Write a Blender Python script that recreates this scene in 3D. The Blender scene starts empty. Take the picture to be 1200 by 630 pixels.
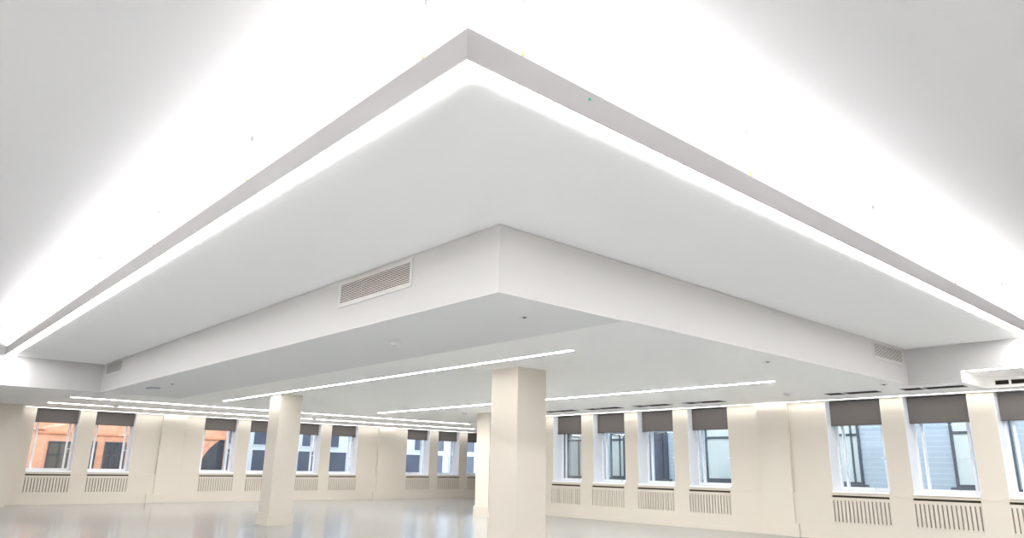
import bpy, bmesh, math, random
from mathutils import Matrix, Vector
S = bpy.context.scene
C = S.collection

# ------------------------------------------------------------------ camera
cam = bpy.data.cameras.new('camera')
co = bpy.data.objects.new('camera', cam)
C.objects.link(co)
cam.sensor_width = 36.0
cam.lens = 833.4 / 1200 * 36
yaw, pitch, roll = math.radians(41.783), math.radians(15.62), math.radians(1.053)
fw = Vector((math.sin(yaw) * math.cos(pitch), math.cos(yaw) * math.cos(pitch), math.sin(pitch)))
r0 = fw.cross(Vector((0, 0, 1))).normalized()
u0 = r0.cross(fw)
rr = r0 * math.cos(roll) + u0 * math.sin(roll)
uu = -r0 * math.sin(roll) + u0 * math.cos(roll)
M = Matrix((rr, uu, -fw)).transposed().to_4x4()
M.translation = Vector((0, 0, 1.4))
co.matrix_world = M
cam.clip_start = 0.05
cam.clip_end = 200
S.camera = co

# ------------------------------------------------------------------ materials
def mat(name, col, rough=0.6, spec=0.3, noise=0.0, nscale=4.0, metal=0.0, bump=0.0, bscale=60.0):
    m = bpy.data.materials.new(name)
    m.use_nodes = True
    nt = m.node_tree
    b = nt.nodes['Principled BSDF']
    b.inputs['Base Color'].default_value = (*col, 1)
    b.inputs['Roughness'].default_value = rough
    b.inputs['Specular IOR Level'].default_value = spec
    b.inputs['Metallic'].default_value = metal
    if noise > 0 or bump > 0:
        tc = nt.nodes.new('ShaderNodeTexCoord')
    if noise > 0:
        n = nt.nodes.new('ShaderNodeTexNoise')
        n.inputs['Scale'].default_value = nscale
        n.inputs['Detail'].default_value = 4
        mx = nt.nodes.new('ShaderNodeMix')
        mx.data_type = 'RGBA'
        mx.inputs[6].default_value = (*[max(0, c * (1 - noise)) for c in col], 1)
        mx.inputs[7].default_value = (*[min(1, c * (1 + noise)) for c in col], 1)
        nt.links.new(tc.outputs['Object'], n.inputs['Vector'])
        nt.links.new(n.outputs['Fac'], mx.inputs[0])
        nt.links.new(mx.outputs[2], b.inputs['Base Color'])
    if bump > 0:
        n2 = nt.nodes.new('ShaderNodeTexNoise')
        n2.inputs['Scale'].default_value = bscale
        bp = nt.nodes.new('ShaderNodeBump')
        bp.inputs['Strength'].default_value = bump
        bp.inputs['Distance'].default_value = 0.01
        nt.links.new(tc.outputs['Object'], n2.inputs['Vector'])
        nt.links.new(n2.outputs['Fac'], bp.inputs['Height'])
        nt.links.new(bp.outputs['Normal'], b.inputs['Normal'])
    return m

def emit(name, col, strength):
    m = bpy.data.materials.new(name)
    m.use_nodes = True
    nt = m.node_tree
    for n in list(nt.nodes):
        nt.nodes.remove(n)
    e = nt.nodes.new('ShaderNodeEmission')
    o = nt.nodes.new('ShaderNodeOutputMaterial')
    e.inputs[0].default_value = (*col, 1)
    e.inputs[1].default_value = strength
    nt.links.new(e.outputs[0], o.inputs[0])
    return m

def glass_mat():
    m = bpy.data.materials.new('window_glass')
    m.use_nodes = True
    nt = m.node_tree
    for n in list(nt.nodes):
        nt.nodes.remove(n)
    o = nt.nodes.new('ShaderNodeOutputMaterial')
    t = nt.nodes.new('ShaderNodeBsdfTransparent')
    t.inputs[0].default_value = (0.93, 0.96, 0.97, 1)
    g = nt.nodes.new('ShaderNodeBsdfGlossy')
    g.inputs['Roughness'].default_value = 0.02
    f = nt.nodes.new('ShaderNodeFresnel')
    f.inputs[0].default_value = 1.45
    mx = nt.nodes.new('ShaderNodeMixShader')
    nt.links.new(f.outputs[0], mx.inputs[0])
    nt.links.new(t.outputs[0], mx.inputs[1])
    nt.links.new(g.outputs[0], mx.inputs[2])
    nt.links.new(mx.outputs[0], o.inputs[0])
    return m

def brick_mat(name, c1, c2, cm, scale, axis):
    m = bpy.data.materials.new(name)
    m.use_nodes = True
    nt = m.node_tree
    b = nt.nodes['Principled BSDF']
    b.inputs['Roughness'].default_value = 0.6
    tc = nt.nodes.new('ShaderNodeTexCoord')
    sp = nt.nodes.new('ShaderNodeSeparateXYZ')
    cb = nt.nodes.new('ShaderNodeCombineXYZ')
    br = nt.nodes.new('ShaderNodeTexBrick')
    br.inputs['Color1'].default_value = (*c1, 1)
    br.inputs['Color2'].default_value = (*c2, 1)
    br.inputs['Mortar'].default_value = (*cm, 1)
    br.inputs['Scale'].default_value = scale
    br.inputs['Mortar Size'].default_value = 0.014
    br.inputs['Row Height'].default_value = 0.14
    br.inputs['Brick Width'].default_value = 2.5
    nt.links.new(tc.outputs['Object'], sp.inputs[0])
    nt.links.new(sp.outputs[axis], cb.inputs['X'])
    nt.links.new(sp.outputs['Z'], cb.inputs['Y'])
    nt.links.new(cb.outputs[0], br.inputs['Vector'])
    nt.links.new(br.outputs['Color'], b.inputs['Base Color'])
    return m

UP, RAFT, LIN, SKY, FILL = 15.0, 16.0, 44.0, 1.3, 49.0
SOFF = mat('white_raft_paint', (0.885, 0.885, 0.885), 0.75, 0.2, 0.006, 1.5)
WHITE = mat('white_ceiling_paint', (0.715, 0.71, 0.72), 0.75, 0.2, 0.008, 1.5)
CREAM = mat('cream_wall_paint', (0.615, 0.575, 0.52), 0.6, 0.25, 0.01, 1.2)
PANELC = mat('grey_soffit_strip', (0.79, 0.795, 0.785), 0.6, 0.25, 0.008, 1.5)
VFRAME = mat('vent_frame_paint', (0.52, 0.52, 0.52), 0.5, 0.3, 0.008, 5)
FACE_SHADE = mat('shaded_face_white', (0.46, 0.46, 0.46), 0.6, 0.25, 0.008, 1.5)  # ceiling white darkened for upright faces, shade put into the colour
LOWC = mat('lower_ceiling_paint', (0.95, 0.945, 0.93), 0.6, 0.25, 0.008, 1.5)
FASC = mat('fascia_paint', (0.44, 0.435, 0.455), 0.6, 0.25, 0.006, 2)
FLOOR = mat('grey_resin_floor', (0.262, 0.272, 0.28), 0.16, 0.4, 0.03, 0.7, bump=0.03, bscale=3)
FRAME = mat('white_window_gloss', (0.84, 0.87, 0.93), 0.35, 0.4, 0.01, 3)
BLIND = mat('grey_blind_fabric', (0.15, 0.138, 0.135), 0.85, 0.1, 0.06, 40)
BLINDBAR = mat('blind_bar', (0.10, 0.09, 0.09), 0.5, 0.3, 0.02, 8)
DARK = mat('dark_void', (0.03, 0.026, 0.022), 0.8, 0.1, 0.05, 10)
SLOTC = mat('brown_air_slot', (0.06, 0.047, 0.034), 0.8, 0.1, 0.05, 10)
BROWN = mat('brown_recess', (0.30, 0.25, 0.19), 0.8, 0.1, 0.05, 10)
GRILLE = mat('grille_aluminium', (0.72, 0.71, 0.69), 0.45, 0.4, 0.02, 20)
TRIMW = mat('white_trim', (0.82, 0.82, 0.82), 0.5, 0.3, 0.01, 5)
WIRE = mat('steel_wire', (0.55, 0.54, 0.5), 0.35, 0.5, 0.02, 30, metal=0.6)
ANCH = mat('grey_anchor', (0.25, 0.25, 0.25), 0.5, 0.3, 0.02, 20)
BRASS = mat('brass_gripper', (0.55, 0.42, 0.14), 0.35, 0.5, 0.03, 30, metal=0.7)
PLASTIC = mat('detector_plastic', (0.72, 0.72, 0.73), 0.4, 0.4, 0.01, 20)
BLUEP = mat('bluish_plastic', (0.42, 0.46, 0.58), 0.4, 0.4, 0.02, 20)
GLASS = glass_mat()
DIFF = emit('linear_diffuser', (1.0, 0.97, 0.91), LIN)
DIFF2 = emit('linear_diffuser_dim', (1.0, 0.97, 0.91), 20.0)
DIFF4 = emit('linear_diffuser_soft', (1.0, 0.97, 0.91), 9.0)
DIFF3 = emit('linear_diffuser_edge', (1.0, 0.97, 0.91), 4.5)
DIFFR = emit('raft_diffuser', (1.0, 0.985, 0.97), RAFT)
UPL = emit('uplight_diffuser', (1.0, 0.985, 0.97), UP)
GREEN = emit('green_emitter', (0.03, 0.5, 0.25), 0.3)
ORANGE = mat('terracotta_render', (0.70, 0.345, 0.215), 0.85, 0.1, 0.35, 5)
ORANGE2 = mat('terracotta_band', (0.62, 0.28, 0.16), 0.85, 0.1, 0.1, 3)
GBRICK = brick_mat('pale_glazed_brick', (0.33, 0.375, 0.41), (0.31, 0.355, 0.395), (0.38, 0.425, 0.46), 1.0, 'Y')
PALE = mat('pale_stone', (0.56, 0.58, 0.63), 0.7, 0.2, 0.04, 2)
SLATE = mat('slate_frame', (0.06, 0.068, 0.085), 0.5, 0.3, 0.08, 10)
DPANE = mat('dark_pane', (0.045, 0.05, 0.06), 0.08, 0.6, 0.2, 1.5)
LPANE = mat('pale_pane', (0.50, 0.52, 0.50), 0.15, 0.5, 0.15, 1.0)
GPANE = mat('blue_grey_pane', (0.075, 0.085, 0.12), 0.1, 0.5, 0.2, 1.2)
CURT = mat('window_blind_strips', (0.13, 0.115, 0.095), 0.8, 0.1, 0.1, 8)

# ------------------------------------------------------------------ mesh helpers
class MB:
    def __init__(s):
        s.v, s.f = [], []
    def box(s, x0, x1, y0, y1, z0, z1):
        if x0 > x1: x0, x1 = x1, x0
        if y0 > y1: y0, y1 = y1, y0
        n = len(s.v)
        s.v += [(x, y, z) for z in (z0, z1) for y in (y0, y1) for x in (x0, x1)]
        s.f += [tuple(n + i for i in q) for q in ((0, 2, 3, 1), (4, 5, 7, 6), (0, 1, 5, 4), (2, 6, 7, 3), (0, 4, 6, 2), (1, 3, 7, 5))]
        return s
    def prism(s, pts, a0, a1, axis='z'):
        n = len(s.v); k = len(pts)
        for a in (a0, a1):
            for p in pts:
                s.v.append({'z': (p[0], p[1], a), 'y': (p[0], a, p[1]), 'x': (a, p[0], p[1])}[axis])
        s.f.append(tuple(range(n + k - 1, n - 1, -1)))
        s.f.append(tuple(range(n + k, n + 2 * k)))
        for i in range(k):
            j = (i + 1) % k
            s.f.append((n + i, n + j, n + k + j, n + k + i))
        return s
    def lathe(s, cx, cy, prof, seg=24):
        n = len(s.v)
        for (r, z) in prof:
            for i in range(seg):
                a = 2 * math.pi * i / seg
                s.v.append((cx + r * math.cos(a), cy + r * math.sin(a), z))
        m = len(prof)
        for k in range(m - 1):
            for i in range(seg):
                j = (i + 1) % seg
                s.f.append((n + k * seg + i, n + k * seg + j, n + (k + 1) * seg + j, n + (k + 1) * seg + i))
        s.f.append(tuple(n + i for i in range(seg - 1, -1, -1)))
        s.f.append(tuple(n + (m - 1) * seg + i for i in range(seg)))
        return s
    def build(s, name, m, parent=None, bevel=0.0, org=(0, 0, 0)):
        me = bpy.data.meshes.new(name)
        me.from_pydata([(a - org[0], b - org[1], c - org[2]) for a, b, c in s.v], [], s.f)
        bm = bmesh.new(); bm.from_mesh(me)
        bmesh.ops.recalc_face_normals(bm, faces=bm.faces)
        bm.to_mesh(me); bm.free()
        me.materials.append(m)
        o = bpy.data.objects.new(name, me)
        C.objects.link(o)
        if parent:
            o.parent = parent
        if bevel > 0:
            md = o.modifiers.new('bevel', 'BEVEL')
            md.width = bevel; md.segments = 2; md.limit_method = 'ANGLE'
        return o

def thing(name, label, cat, loc, group=None):
    o = bpy.data.objects.new(name, None)
    C.objects.link(o)
    o.location = loc
    o.empty_display_size = 0.1
    o['label'] = label; o['category'] = cat
    if group: o['group'] = group
    return o

def part(mb, name, m, root, bevel=0.0):
    # mesh given in world coordinates, stored relative to its thing's base
    l = root.location
    r = root
    off = Vector(l)
    while r.parent:
        r = r.parent
        off += Vector(r.location)
    return mb.build(name, m, root, bevel, tuple(off))

def struct(mb, name, m, bevel=0.0):
    o = mb.build(name, m, None, bevel)
    o['kind'] = 'structure'
    return o

# ------------------------------------------------------------------ dimensions
XR, YL = 16.61, 27.92          # inner faces of the two window walls
ZC, ZU, ZR = 3.035, 4.40, 3.72  # lower ceiling, upper ceiling, underside of raft
XE, YE = 14.65, 20.2           # where the lower ceiling begins at right / left
XB, YB = 4.335, 5.043          # corner of the dropped box
RX, RY = 2.252, 2.955          # corner of the raft
TH = 0.5
rw, rg = 1.226, 0.468
right_win = [16.463 - i * (rw + rg) for i in range(4)] + [7.598 - i * (rw + rg) for i in range(3)]   # start (larger Y)
right_win = [(a - rw, a) for a in right_win]
lw, lg = 1.2736, 0.477
l3 = 18.742
left_win = [4.277, 4.277 + lw + lg] + [9.677 + i * (lw + lg) for i in range(4)] + [l3 + i * (lw + lg) for i in range(3)]
left_win = [(a, a + lw) for a in left_win]
ZS = 1.0                       # bottom of the window openings

# ------------------------------------------------------------------ room shell
struct(MB().box(-6, 25.5, -6, 28.42, -0.12, 0), 'floor', FLOOR)
struct(MB().box(-6, XE, -6, YE, ZU, ZU + 0.15), 'ceiling', WHITE)
low = MB()
low.prism([(-6, YE), (XE, YE), (XE, 4.15), (17.11, 4.15), (17.11, 17.25), (24.8, 28.0), (24.8, 28.42), (-6, 28.42)], ZC, ZU + 0.15)
low.box(16.0, 17.11, -6, 4.15, ZC, ZU + 0.15)
low.box(XE, 16.0, -6, 4.15, 3.24, ZU + 0.15)
struct(low, 'ceiling.001', LOWC)
struct(MB().box(XE - 0.008, XE - 0.0005, 4.15, YB, ZC, ZR - 0.004).box(XE - 0.008, XE - 0.0005, -6, 4.15, 3.24, ZU), 'ceiling.006', FACE_SHADE)  # thin skins that tone down lamp-lit bulkhead faces by colour
struct(MB().box(-6, XB, YE - 0.008, YE - 0.0005, ZC, ZU), 'ceiling.007', FACE_SHADE)
struct(MB().box(XB, XE, YB, YE, ZC, ZR - 0.004), 'ceiling.004', FACE_SHADE)
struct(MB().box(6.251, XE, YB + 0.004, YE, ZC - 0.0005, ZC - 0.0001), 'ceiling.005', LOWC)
struct(MB().box(XB + 0.004, 6.25, YB + 0.004, YE - 0.1, ZC - 0.006, ZC - 0.0005), 'ceiling.003', PANELC)  # soffit strip slightly greyer than the rest
struct(MB().box(13.9, XE - 0.002, -6, YE - 0.002, 3.955, ZU - 0.002), 'ceiling.002', WHITE)

w = MB()
w.box(XR, XR + TH, -6, 17.25, 0, ZS)
ys = [17.25]
for a, b in right_win: ys += [b, a]
ys.append(-6)
for i in range(0, len(ys), 2):
    w.box(XR, XR + TH, ys[i + 1], ys[i], ZS, ZC)
struct(w, 'wall_right', CREAM)
w = MB()
w.box(3.76, 25.5, YL, YL + TH, 0, ZS)
xs = [3.76]
for a, b in left_win: xs += [a, b]
xs.append(25.5)
for i in range(0, len(xs), 2):
    w.box(xs[i], xs[i + 1], YL, YL + TH, ZS, ZC)
struct(w, 'wall_left', CREAM)
struct(MB().prism([(XR, 17.25), (XR + TH, 17.25), (24.6, YL), (24.0, YL)], 0, ZC), 'wall_far_corner', CREAM)
struct(MB().box(-6, 3.76, 26.92, 28.42, 0, ZC), 'wall_near_left', CREAM)
struct(MB().box(-6.2, -6, -6, 26.92, 0, ZU + 0.15), 'wall_back_left', CREAM)
struct(MB().box(-6, 17.11, -6.2, -6, 0, ZU + 0.15), 'wall_back_right', CREAM)

# panelling below the windows (runs between the pilasters)
TD = 0.08
GZ0, GZ1 = 0.355, 0.945
def casing_right(y0, y1, name):
    m = MB()
    wins = [(a, b) for a, b in right_win if a > y0 and b < y1]
    m.box(XR - TD, XR, y0, y1, 0, GZ0)
    yy = [y0]
    for a, b in sorted(wins): yy += [a, b]
    yy.append(y1)
    for i in range(0, len(yy), 2):
        m.box(XR - TD, XR, yy[i], yy[i + 1], GZ0, GZ1)
    m.box(XR - TD - 0.012, XR, y0, y1, GZ1, GZ1 + 0.022)
    m.box(XR - TD - 0.012, XR - TD, y0, y1, 0, 0.10)
    struct(m, name, CREAM)
def casing_left(x0, x1, name):
    m = MB()
    wins = [(a, b) for a, b in left_win if a > x0 and b < x1]
    m.box(x0, x1, YL - TD, YL, 0, GZ0)
    yy = [x0]
    for a, b in sorted(wins): yy += [a, b]
    yy.append(x1)
    for i in range(0, len(yy), 2):
        m.box(yy[i], yy[i + 1], YL - TD, YL, GZ0, GZ1)
    m.box(x0, x1, YL - TD - 0.012, YL, GZ1, GZ1 + 0.022)
    m.box(x0, x1, YL - TD - 0.012, YL - TD, 0, 0.10)
    struct(m, name, CREAM)
casing_right(9.28, 17.25, 'trim_1')
casing_right(-6, 8.5, 'trim_2')
casing_left(3.76, 8.17, 'trim_3')
casing_left(8.98, 17.2, 'trim_4')
casing_left(17.99, 24.0, 'trim_5')
m = MB().box(XR - 0.11, XR, 8.5, 9.28, 0, ZC).box(XR - 0.15, XR - 0.11, 8.40, 9.34, 0, 0.29)
struct(m, 'trim_6', CREAM, 0.006)
m = MB().box(8.17, 8.98, YL - 0.11, YL, 0, ZC).box(7.95, 9.06, YL - 0.15, YL - 0.11, 0, 0.29)
struct(m, 'trim_7', CREAM, 0.006)
m = MB().box(17.2, 17.99, YL - 0.11, YL, 0, ZC).box(17.05, 18.15, YL - 0.15, YL - 0.11, 0, 0.29)
struct(m, 'trim_8', CREAM, 0.006)

# ------------------------------------------------------------------ windows, blinds, grilles
ORD = ['first', 'second', 'third', 'fourth', 'fifth', 'sixth', 'seventh', 'eighth', 'ninth']
class Map:
    """maps (along, depth, z) onto the right or the left wall"""
    def __init__(s, side): s.side = side
    def box(s, mb, a0, a1, d0, d1, z0, z1):
        if s.side == 'R': mb.box(XR + d0, XR + d1, a0, a1, z0, z1)
        else: mb.box(a0, a1, YL + d0, YL + d1, z0, z1)
        return mb
    def loc(s, a, d, z):
        return (XR + d, a, z) if s.side == 'R' else (a, YL + d, z)

def make_window(mp, a, b, idx):
    f = MB()
    d0, d1 = 0.40, 0.47
    zt = ZC - 0.01
    fr = 0.055
    mp.box(f, a, a + fr, d0, d1, ZS + 0.05, zt)
    mp.box(f, b - fr, b, d0, d1, ZS + 0.05, zt)
    mp.box(f, a + fr, b - fr, d0, d1, ZS + 0.05, ZS + 0.05 + fr + 0.02)
    mp.box(f, a + fr, b - fr, d0, d1, zt - fr, zt)
    loc = mp.loc((a + b) / 2, 0.43, ZS)
    w = bpy.data.objects.new('window_%d' % idx, None)
    C.objects.link(w); w.location = loc; w.empty_display_size = .1
    w['kind'] = 'structure'
    part(f, 'frame', FRAME, w, 0.004)
    part(mp.box(MB(), a + 0.001, b - 0.001, -0.045, 0.395, ZS + 0.001, ZS + 0.05), 'sill', FRAME, w, 0.005)
    mm = MB()
    for c in (a + 0.17, b - 0.17):
        mp.box(mm, c - 0.028, c + 0.028, d0 + 0.005, d1 + 0.01, ZS + 0.05 + fr + 0.02, zt - fr)
    part(mm, 'mullions', FRAME, w, 0.004)
    part(mp.box(MB(), a + fr, b - fr, d0 + 0.04, d0 + 0.046, ZS + 0.125, zt - fr), 'pane', GLASS, w)
    h = MB()
    c = a + 0.17 if mp.side == 'R' else b - 0.17
    mp.box(h, c - 0.012, c + 0.012, d0 - 0.035, d0 + 0.004, 1.72, 1.78)
    mp.box(h, c - 0.012, c + 0.13, d0 - 0.045, d0 - 0.03, 1.742, 1.762)
    part(h, 'latch', FRAME, w, 0.003)
    st = MB()
    mid = (a + b) / 2
    mp.box(st, mid - 0.17, mid + 0.17, d0 - 0.03, d0 - 0.018, ZS + 0.105, ZS + 0.125)
    mp.box(st, mid - 0.17, mid - 0.14, d0 - 0.03, d0 + 0.003, ZS + 0.07, ZS + 0.125)
    part(st, 'casement_stay', FRAME, w, 0.002)
    # white painted reveals
    rv = MB()
    mp.box(rv, a, a + 0.006, 0.002, d0, ZS + 0.05, zt)
    mp.box(rv, b - 0.006, b, 0.002, d0, ZS + 0.05, zt)
    part(rv, 'reveal_lining', FRAME, w)

def make_blind(mp, a, b, zb, label, group):
    t = thing('roller_blind', label, 'blind', mp.loc((a + b) / 2, 0.2, ZC), group)
    d = 0.20
    part(mp.box(MB(), a + 0.02, b - 0.02, d, d + 0.004, zb, ZC - 0.03), 'fabric', BLIND, t)
    part(mp.box(MB(), a + 0.02, b - 0.02, d - 0.008, d + 0.012, zb - 0.025, zb), 'bottom_bar', BLINDBAR, t, 0.003)
    # roller tube at the top
    r = MB()
    n = 12
    pts = []
    for i in range(n):
        an = 2 * math.pi * i / n
        pts.append((d + 0.03 + 0.028 * math.cos(an), ZC - 0.032 + 0.028 * math.sin(an)))
    if mp.side == 'R': r.prism([(XR + p[0], p[1]) for p in pts], a + 0.02, b - 0.02, 'y')
    else: r.prism([(YL + p[0], p[1]) for p in pts], a + 0.02, b - 0.02, 'x')
    part(r, 'roller', BLINDBAR, t)

def make_grille(mp, a, b, label, group):
    t = thing('radiator_grille', label, 'radiator cover', mp.loc((a + b) / 2, -TD / 2, GZ0), group)
    f = MB()
    zt, zb = 0.835, 0.385
    e = 0.002
    d0, d1 = -TD - 0.004, -TD + 0.014
    mp.box(f, a + e, b - e, d0, d1, zt, 0.90)
    mp.box(f, a + e, b - e, d0, d1, GZ0 + e, zb)
    n = 15
    pitch = (b - a - 0.06) / (n - 1)
    sl = 0.024
    edges = [a + e]
    for i in range(n):
        c = a + 0.03 + i * pitch
        edges += [c - sl / 2, c + sl / 2]
    edges.append(b - e)
    for i in range(0, len(edges), 2):
        mp.box(f, edges[i], edges[i + 1], d0, d1, zb, zt)
    part(f, 'slotted_panel', CREAM, t)
    part(mp.box(MB(), a + e, b - e, -0.03, -0.006, GZ0 + e, 0.90), 'backing', BROWN, t)
    part(mp.box(MB(), a + e, b - e, -0.05, -0.006, 0.901, GZ1 - e), 'air_slot', SLOTC, t)

R, L = Map('R'), Map('L')
for i, (a, b) in enumerate(right_win):
    make_window(R, a, b, 10 + i)
    make_blind(R, a, b, 2.49, 'grey roller blind part lowered in the %s window right of the big column' % ORD[i], 'roller blinds on the right wall')
    make_grille(R, a, b, 'cream slotted radiator grille under the %s window right of the big column' % ORD[i], 'radiator grilles on the right wall')
for i, (a, b) in enumerate(left_win):
    make_window(L, a, b, 1 + i)
    make_blind(L, a, b, 2.60, 'grey roller blind part lowered in the %s window from the left end' % ORD[i], 'roller blinds on the left wall')
    make_grille(L, a, b, 'cream slotted radiator grille under the %s window from the left end' % ORD[i], 'radiator grilles on the left wall')

# ------------------------------------------------------------------ columns
def column(x0, x1, y0, y1, label):
    t = thing('column', label, 'column', ((x0 + x1) / 2, (y0 + y1) / 2, 0), 'square cream columns')
    part(MB().box(x0, x1, y0, y1, 0, ZC - 0.001), 'shaft', CREAM, t, 0.006)
    e = 0.03
    m = MB()
    m.box(x0 - e, x0, y0 - e, y1 + e, 0, 0.28).box(x1, x1 + e, y0 - e, y1 + e, 0, 0.28)
    m.box(x0, x1, y0 - e, y0, 0, 0.28).box(x0, x1, y1, y1 + e, 0, 0.28)
    part(m, 'plinth', CREAM, t, 0.004)
column(7.53, 8.11, 16.78, 17.37, 'slim-looking square cream column standing alone left of centre')
column(8.02, 8.685, 8.78, 9.445, 'broad cream square column nearest the viewer, running off the bottom edge')
column(14.36, 14.98, 16.95, 17.57, 'cream square column half hidden behind the nearest column')

# ------------------------------------------------------------------ the suspended raft
raft = thing('ceiling_raft', 'large white suspended ceiling raft with glowing light strip around its edge', 'ceiling raft', (RX, RY, ZR))
ZT = 3.9275
part(MB().box(RX + 0.012, XE - 0.012, RY + 0.012, YE - 0.012, ZR + 0.002, ZR + 0.05), 'soffit_panel', SOFF, raft)
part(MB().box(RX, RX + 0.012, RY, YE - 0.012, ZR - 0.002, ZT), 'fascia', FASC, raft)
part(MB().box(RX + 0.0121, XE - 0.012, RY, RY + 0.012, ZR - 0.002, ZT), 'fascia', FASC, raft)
SW = 0.132
z0, z1 = ZR - 0.004, ZR + 0.001
a = RX + 0.013; b = RY + 0.013
part(MB().prism([(a, b), (a + SW, b + SW), (a + SW, YE - .013), (a, YE - .013)], z0, z1), 'light_strip', DIFFR, raft)
part(MB().prism([(a, b), (XE - .013, b), (XE - .013, b + SW), (a + SW, b + SW)], z0, z1), 'light_strip', DIFFR, raft)
# uplight channel hidden behind the fascia: tray plus strip facing the upper ceiling
part(MB().box(RX + 0.02, RX + 0.12, RY + 0.02, YE - 0.012, ZR + 0.052, ZT - 0.02)
     .box(RX + 0.12, XE - 0.012, RY + 0.02, RY + 0.12, ZR + 0.052, ZT - 0.02), 'uplight_tray', TRIMW, raft)
def upstrip(x0, x1, y0, y1):
    m = MB()
    z = ZT - 0.018
    m.v = [(x0, y0, z), (x1, y0, z), (x1, y1, z), (x0, y1, z)]
    m.f = [(0, 1, 2, 3)]
    part(m, 'uplight_strip', UPL, raft)
upstrip(RX + 0.04, RX + 0.10, RY + 0.04, YE - 0.013)
upstrip(RX + 0.10, XE - 0.013, RY + 0.04, RY + 0.10)
def wire(x, y):
    z = ZT - 0.02
    wr = part(MB().lathe(x, y, [(0.003, z), (0.003, ZU - 0.03)], 8), 'suspension_wire', WIRE, raft)
    def sub(mb, name, m):
        o = mb.build(name, m, wr, 0, tuple(raft.location))
    sub(MB().lathe(x, y, [(0.010, z), (0.010, z + 0.05), (0.006, z + 0.07), (0.003, z + 0.09)], 10), 'gripper', BRASS)
    sub(MB().lathe(x, y, [(0.006, ZU - 0.05), (0.014, ZU - 0.035), (0.018, ZU - 0.001)], 12), 'anchor', ANCH)
for y in (3.45, 6.3, 9.15, 12.0, 14.8, 17.6): wire(RX + 0.022, y)
for x in (2.72, 5.5, 8.25, 10.85, 13.2): wire(x, RY + 0.022)
m = MB()
pts = [(3.33 + 0.011 * math.cos(i * math.pi / 6), 3.865 + 0.011 * math.sin(i * math.pi / 6)) for i in range(12)]
m.prism(pts, RY - 0.006, RY + 0.001, 'y')
part(m, 'green_dot', GREEN, raft)['label'] = 'tiny glowing green dot'  # small emissive green disc on the fascia

# ------------------------------------------------------------------ linear lights
def linear(x0, x1, y0, y1, z, label, dm=None):
    t = thing('ceiling_light', label, 'linear light', ((x0 + x1) / 2, (y0 + y1) / 2, z), 'recessed linear lights in the lower ceiling')
    e = 0.012
    m = MB()
    m.box(x0 - e, x0, y0 - e, y1 + e, z - 0.006, z).box(x1, x1 + e, y0 - e, y1 + e, z - 0.006, z)
    m.box(x0, x1, y0 - e, y0, z - 0.006, z).box(x0, x1, y1, y1 + e, z - 0.006, z)
    part(m, 'trim', TRIMW, t)
    part(MB().box(x0, x1, y0, y1, z - 0.007, z - 0.001), 'diffuser', dm or DIFF, t)
linear(7.33, 7.41, 6.93, 20.0, ZC, 'bright linear ceiling light running to the left above the columns, nearest of its kind', DIFF4)
linear(12.40, 12.48, 6.6, 20.2, ZC, 'long linear ceiling light passing behind the nearest column towards the right windows')
linear(16.43, 16.49, -5.9, 17.2, ZC, 'long linear light along the heads of the right wall windows', DIFF3)
linear(14.70, 14.78, -4.0, 4.05, 3.24, 'short linear light cut off by the right picture edge', DIFF2)
linear(4.15, 17.9, 22.36, 22.44, ZC, 'linear ceiling light farthest out from the left wall, of three parallel ones', DIFF2)
linear(4.10, 20.4, 25.1, 25.18, ZC, 'middle one of three parallel linear lights before the left wall', DIFF2)
linear(3.95, 22.5, 27.72, 27.78, ZC, 'linear light along the heads of the left wall windows', DIFF3)

DIFF_FILL = emit('added_fill_diffuser', (1.0, 0.985, 0.97), FILL)  # fill lamps added out of view to brighten fascia, floor and raft underside
linear(-4.5, -4.38, -4.0, 18.0, ZU, 'added fill light on the upper ceiling along the left side, outside the frame', DIFF_FILL)
linear(-4.0, 13.0, -4.5, -4.38, ZU, 'added fill light on the upper ceiling along the right side, outside the frame', DIFF_FILL)
# ------------------------------------------------------------------ slot diffusers
def slot(y0, y1, x, label):
    t = thing('ceiling_diffuser', label, 'slot diffuser', (x, (y0 + y1) / 2, ZC), 'black slot diffusers along the right windows')
    e = 0.012
    m = MB()
    h = 0.19
    m.box(x - h - 0.015, x - h, y0, y1, ZC - 0.006, ZC).box(x + h, x + h + 0.015, y0, y1, ZC - 0.006, ZC)
    part(m, 'trim', TRIMW, t)
    part(MB().box(x - h, x + h, y0, y1, ZC - 0.0045, ZC - 0.001), 'dark_slot', DARK, t)
    c = y1 - (y1 - y0) * 0.36
    part(MB().box(x - h, x + h, c - 0.02, c + 0.02, ZC - 0.009, ZC - 0.0047), 'clip', TRIMW, t)
SX = 15.28
for i, (y0, y1) in enumerate([(14.25, 15.42), (12.6, 13.78), (11.0, 12.1), (9.45, 10.5), (5.85, 6.92), (4.30, 5.40)]):
    slot(y0, y1, SX, 'thin black slot diffuser in the ceiling before the %s window right of the big column' % ORD[i])
t = thing('ceiling_diffuser', 'thicker black slot diffuser in the stepped edge at the right picture edge', 'slot diffuser', (16.0, 3.2, 3.13), 'black slot diffusers along the right windows')
part(MB().box(15.99, 15.999, 2.4, 3.98, 3.09, 3.17), 'dark_slot', DARK, t)
part(MB().box(15.985, 15.999, 2.38, 4.0, 3.17, 3.185).box(15.985, 15.999, 2.38, 4.0, 3.075, 3.09)
     .box(15.985, 15.999, 3.98, 4.0, 3.09, 3.17), 'trim', TRIMW, t)
part(MB().box(15.98, 15.989, 3.72, 3.76, 3.09, 3.17), 'clip', TRIMW, t)

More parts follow.
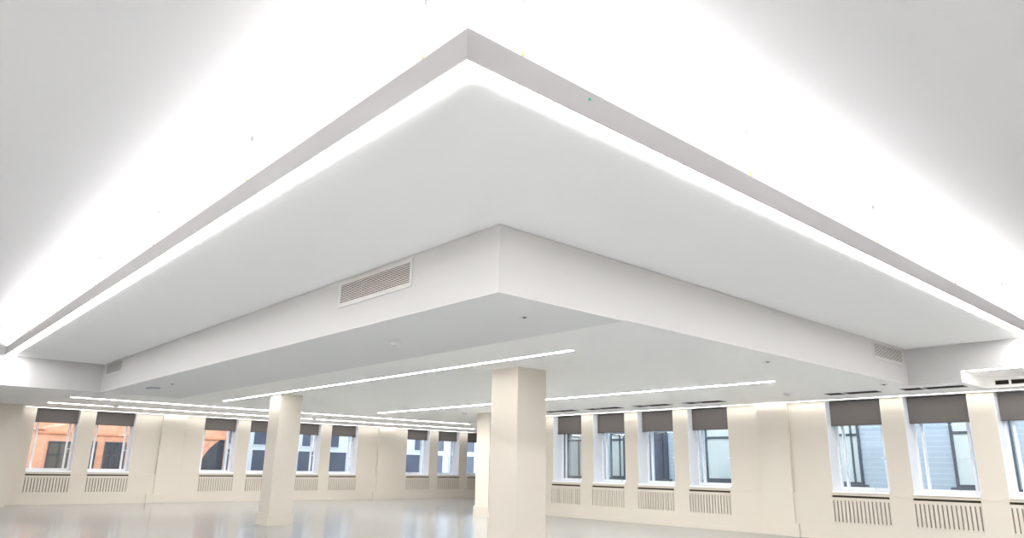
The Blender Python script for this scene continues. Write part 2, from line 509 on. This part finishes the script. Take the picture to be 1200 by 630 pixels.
# ------------------------------------------------------------------ air grilles on the faces of the dropped box
def vent_left(y0, y1, z0, z1, label):
    t = thing('air_grille', label, 'air grille', (XB, (y0 + y1) / 2, z0), 'air grilles on the dropped ceiling')
    x = XB
    e = 0.045
    m = MB()
    m.box(x - 0.012, x - 0.001, y0 - e, y0, z0 - e, z1 + e).box(x - 0.012, x - 0.001, y1, y1 + e, z0 - e, z1 + e)
    m.box(x - 0.012, x - 0.001, y0, y1, z0 - e, z0).box(x - 0.012, x - 0.001, y0, y1, z1, z1 + e)
    part(m, 'frame', VFRAME, t, 0.003)
    part(MB().box(x - 0.003, x - 0.001, y0, y1, z0, z1), 'backing', DARK, t)
    n = 11
    p = (z1 - z0) / n
    for i in range(n):
        z = z0 + p * i + 0.15 * p
        s = MB().prism([(x - 0.010, z), (x - 0.008, z - 0.001), (x - 0.0035, z + 0.5 * p), (x - 0.0045, z + 0.52 * p)], y0, y1, 'y')
        part(s, 'slat', GRILLE, t)
def vent_right(x0, x1, z0, z1, label):
    t = thing('air_grille', label, 'air grille', ((x0 + x1) / 2, YB, z0), 'air grilles on the dropped ceiling')
    y = YB
    e = 0.045
    m = MB()
    m.box(x0 - e, x0, y - 0.012, y - 0.001, z0 - e, z1 + e).box(x1, x1 + e, y - 0.012, y - 0.001, z0 - e, z1 + e)
    m.box(x0, x1, y - 0.012, y - 0.001, z0 - e, z0).box(x0, x1, y - 0.012, y - 0.001, z1, z1 + e)
    part(m, 'frame', VFRAME, t, 0.003)
    part(MB().box(x0, x1, y - 0.003, y - 0.001, z0, z1), 'backing', DARK, t)
    n = 11
    p = (z1 - z0) / n
    for i in range(n):
        z = z0 + p * i + 0.15 * p
        s = MB().prism([(y - 0.010, z), (y - 0.008, z - 0.001), (y - 0.0035, z + 0.5 * p), (y - 0.0045, z + 0.52 * p)], x0, x1, 'x')
        part(s, 'slat', GRILLE, t)
vent_left(6.58, 8.16, 3.39, 3.635, 'large louvred air grille on the left face of the dropped box')
vent_left(18.45, 19.85, 3.43, 3.665, 'small-looking far air grille near the left end of the dropped box')
vent_right(13.16, 14.45, 3.43, 3.665, 'louvred air grille on the right face of the dropped box')

# ------------------------------------------------------------------ detectors and sensors
def detector(x, y, label, r=0.06, m=PLASTIC):
    t = thing('smoke_detector', label, 'detector', (x, y, ZC), 'detectors on the lower ceiling')
    part(MB().lathe(x, y, [(r, ZC - 0.001), (r, ZC - 0.012), (r * 0.92, ZC - 0.018)][::-1]), 'base', m, t)
    part(MB().lathe(x, y, [(r * 0.85, ZC - 0.0181), (r * 0.8, ZC - 0.045), (r * 0.5, ZC - 0.055), (r * 0.2, ZC - 0.057)][::-1]), 'sensor_head', m, t)
detector(5.29, 8.29, 'white smoke detector nearest the large left air grille', 0.075)
detector(14.58, 7.44, 'pale smoke detector near the end of the linear light by the right windows', 0.09)
detector(5.80, 24.61, 'pale detector between the linear lights above the second left window', 0.09)
detector(12.4, 24.61, 'pale detector between linear lights just right of the slim column', 0.09)
detector(14.1, 17.9, 'pale detector beside the top of the half hidden column', 0.07)
def sensor(x, y, r, label, m=PLASTIC):
    t = thing('ceiling_sensor', label, 'sensor', (x, y, ZC), 'flat round sensors on the lower ceiling')
    part(MB().lathe(x, y, [(r * 0.9, ZC - 0.012), (r, ZC - 0.006), (r, ZC - 0.001)]), 'plate', m, t)
    part(MB().lathe(x, y, [(r * 0.3, ZC - 0.022), (r * 0.45, ZC - 0.0121)]), 'lens', BLINDBAR if m is PLASTIC else m, t)
sensor(5.31, 5.72, 0.055, 'flat round sensor near the front corner of the dropped box')
sensor(4.91, 16.48, 0.07, 'flat pale sensor right of the bluish unit, towards the left end')
sensor(10.12, 5.44, 0.06, 'tiny flat sensor right of the dark triangle of soffit')
sensor(14.12, 5.3, 0.07, 'flat sensor below the right air grille')
t = thing('ceiling_unit', 'small bluish rectangular unit on the ceiling near the left end', 'sensor', (4.91, 17.83, ZC))
part(MB().box(4.80, 5.02, 17.65, 18.02, ZC - 0.03, ZC - 0.001), 'case', BLUEP, t, 0.006)
part(MB().box(4.84, 4.98, 17.7, 17.97, ZC - 0.036, ZC - 0.0301), 'cover_plate', PLASTIC, t, 0.002)

# ------------------------------------------------------------------ buildings outside
def ring(y0, y1, z0, z1, x, e, d, axis):
    m = MB()
    for (p0, p1, q0, q1) in ((y0, y0 + e, z0, z1), (y1 - e, y1, z0, z1), (y0 + e, y1 - e, z0, z0 + e), (y0 + e, y1 - e, z1 - e, z1)):
        if axis == 'x': m.box(x - d, x, p0, p1, q0, q1)
        else: m.box(p0, p1, x - d, x, q0, q1)
    return m
XF = 21.6
b1 = thing('building', 'pale blue-grey brick building seen through the right wall windows', 'building', (XF, 5, -4), 'neighbouring buildings outside')
part(MB().box(XF, XF + 0.6, -8, 23.0, -4, 4.8), 'brick_wall', GBRICK, b1)
for (y0, y1, z0, z1, pm) in [(8.95, 10.35, 1.12, 2.95, LPANE), (5.2, 6.6, 1.12, 2.95, LPANE), (12.75, 14.1, 1.12, 2.95, LPANE), (15.65, 16.75, 1.12, 2.75, GPANE),
                             (17.6, 18.3, 1.12, 2.75, LPANE), (19.7, 20.75, 1.08, 2.72, LPANE), (3.0, 4.4, 1.12, 2.95, LPANE)]:
    fr = part(ring(y0, y1, z0, z1, XF, 0.07, 0.05, 'x').box(XF - 0.05, XF, y0 + 0.07, y1 - 0.07, 2.47, 2.54)
              .box(XF - 0.05, XF, y0 + 0.21, y0 + 0.26, z0 + .07, z1 - .07), 'window_frame', SLATE, b1)
    MB().box(XF - 0.02, XF - 0.001, y0 + 0.07, y1 - 0.07, z0 + 0.07, z1 - 0.07).build('pane', pm, fr, 0, tuple(b1.location))
    part(MB().box(XF - 0.14, XF, y0 - 0.12, y1 + 0.12, z0 - 0.16, z0 - 0.001), 'window_ledge', SLATE, b1, 0.01)

YF = 32.5
b2 = thing('building', 'orange terracotta building seen through the windows at the left end', 'building', (8, YF, -4), 'neighbouring buildings outside')
part(MB().box(-6, 12.25, YF, YF + 0.6, -4, 4.8), 'terracotta_wall', ORANGE, b2)
part(MB().box(-6, 12.25, YF - 0.06, YF, 2.36, 2.44), 'string_course', ORANGE2, b2)
part(MB().box(4.9, 5.35, YF - 0.10, YF, 2.5, 2.6), 'bracket', ORANGE2, b2)
for (x0, x1, z0, z1, pm) in [(5.55, 6.65, 1.0, 2.08, CURT), (6.75, 7.2, 1.0, 2.12, GPANE), (7.48, 8.25, 1.0, 2.12, DPANE), (8.32, 8.6, 1.0, 2.12, DPANE)]:
    fr = part(ring(x0, x1, z0, z1, YF, 0.05, 0.05, 'y').box(x0 + (x1 - x0) * .36 - .02, x0 + (x1 - x0) * .36 + .02, YF - .05, YF, z0 + .05, z1 - .05).box(x0 + (x1 - x0) * .7 - .02, x0 + (x1 - x0) * .7 + .02, YF - .05, YF, z0 + .05, z1 - .05).box(x0 + .05, x1 - .05, YF - .05, YF, 1.58, 1.62), 'window_frame', SLATE, b2)
    MB().box(x0 + 0.05, x1 - 0.05, YF - 0.02, YF - 0.001, z0 + 0.05, z1 - 0.05).build('pane', pm, fr, 0, tuple(b2.location))
ac, az, ar = 12.9, 0.9, 1.7
pts = [(12.2, 0.5)]
n = 16
a0 = math.acos((12.2 - ac) / ar)
for i in range(n + 1):
    an = a0 + (math.pi - a0) * i / n
    pts.append((ac + ar * math.cos(an), az + ar * math.sin(an)))
pts.append((ac - ar, 0.5))
part(MB().prism(pts, YF - 0.03, YF - 0.001, 'y'), 'arched_window', DPANE, b2)
b3 = thing('building', 'white building with dark sash windows seen through the middle left windows', 'building', (18, YF, -4), 'neighbouring buildings outside')
Y3 = YF - 0.15
part(MB().box(12.25, 30, Y3, YF + 0.6, -4, 4.8), 'pale_wall', PALE, b3)
for (x0, x1, u0, u1) in [(12.26, 12.55, 12.26, 12.55), (13.4, 14.3, 13.4, 14.3), (15.6, 16.5, 15.75, 16.25), (17.2, 18.2, 17.2, 17.75), (21.5, 22.7, 22.15, 22.7), (23.5, 24.1, 23.5, 24.15), (24.5, 24.8, 24.5, 24.8), (25.5, 26.3, 25.5, 26.3)]:
    fr = part(ring(x0, x1, 0.95, 2.02, Y3, 0.04, 0.04, 'y'), 'window_frame', PALE, b3)
    MB().box(x0 + 0.04, x1 - 0.04, Y3 - 0.02, Y3 - 0.001, 0.99, 1.98).build('pane', GPANE, fr, 0, tuple(b3.location))
    fr = part(ring(u0, u1, 2.18, 2.9, Y3, 0.04, 0.04, 'y'), 'window_frame', PALE, b3)
    MB().box(u0 + 0.04, u1 - 0.04, Y3 - 0.02, Y3 - 0.001, 2.22, 2.86).build('pane', GPANE, fr, 0, tuple(b3.location))
ground = MB().box(-20, 40, -20, 45, -4.2, -4.0)
struct(ground, 'ground', PALE)

# ------------------------------------------------------------------ world and view
wd = bpy.data.worlds.new('sky')
S.world = wd
wd.use_nodes = True
bg = wd.node_tree.nodes['Background']
bg.inputs[0].default_value = (0.80, 0.90, 1.0, 1)
bg.inputs[1].default_value = SKY
S.view_settings.view_transform = 'Standard'
S.view_settings.look = 'None'
S.view_settings.gamma = 1
S.view_settings.exposure = 1.96
S.view_settings.use_curve_mapping = False
S.cycles.max_bounces = 12
S.cycles.diffuse_bounces = 8
S.cycles.glossy_bounces = 4
S.cycles.transparent_max_bounces = 12
S.cycles.sample_clamp_indirect = 8
S.cycles.use_denoising = True
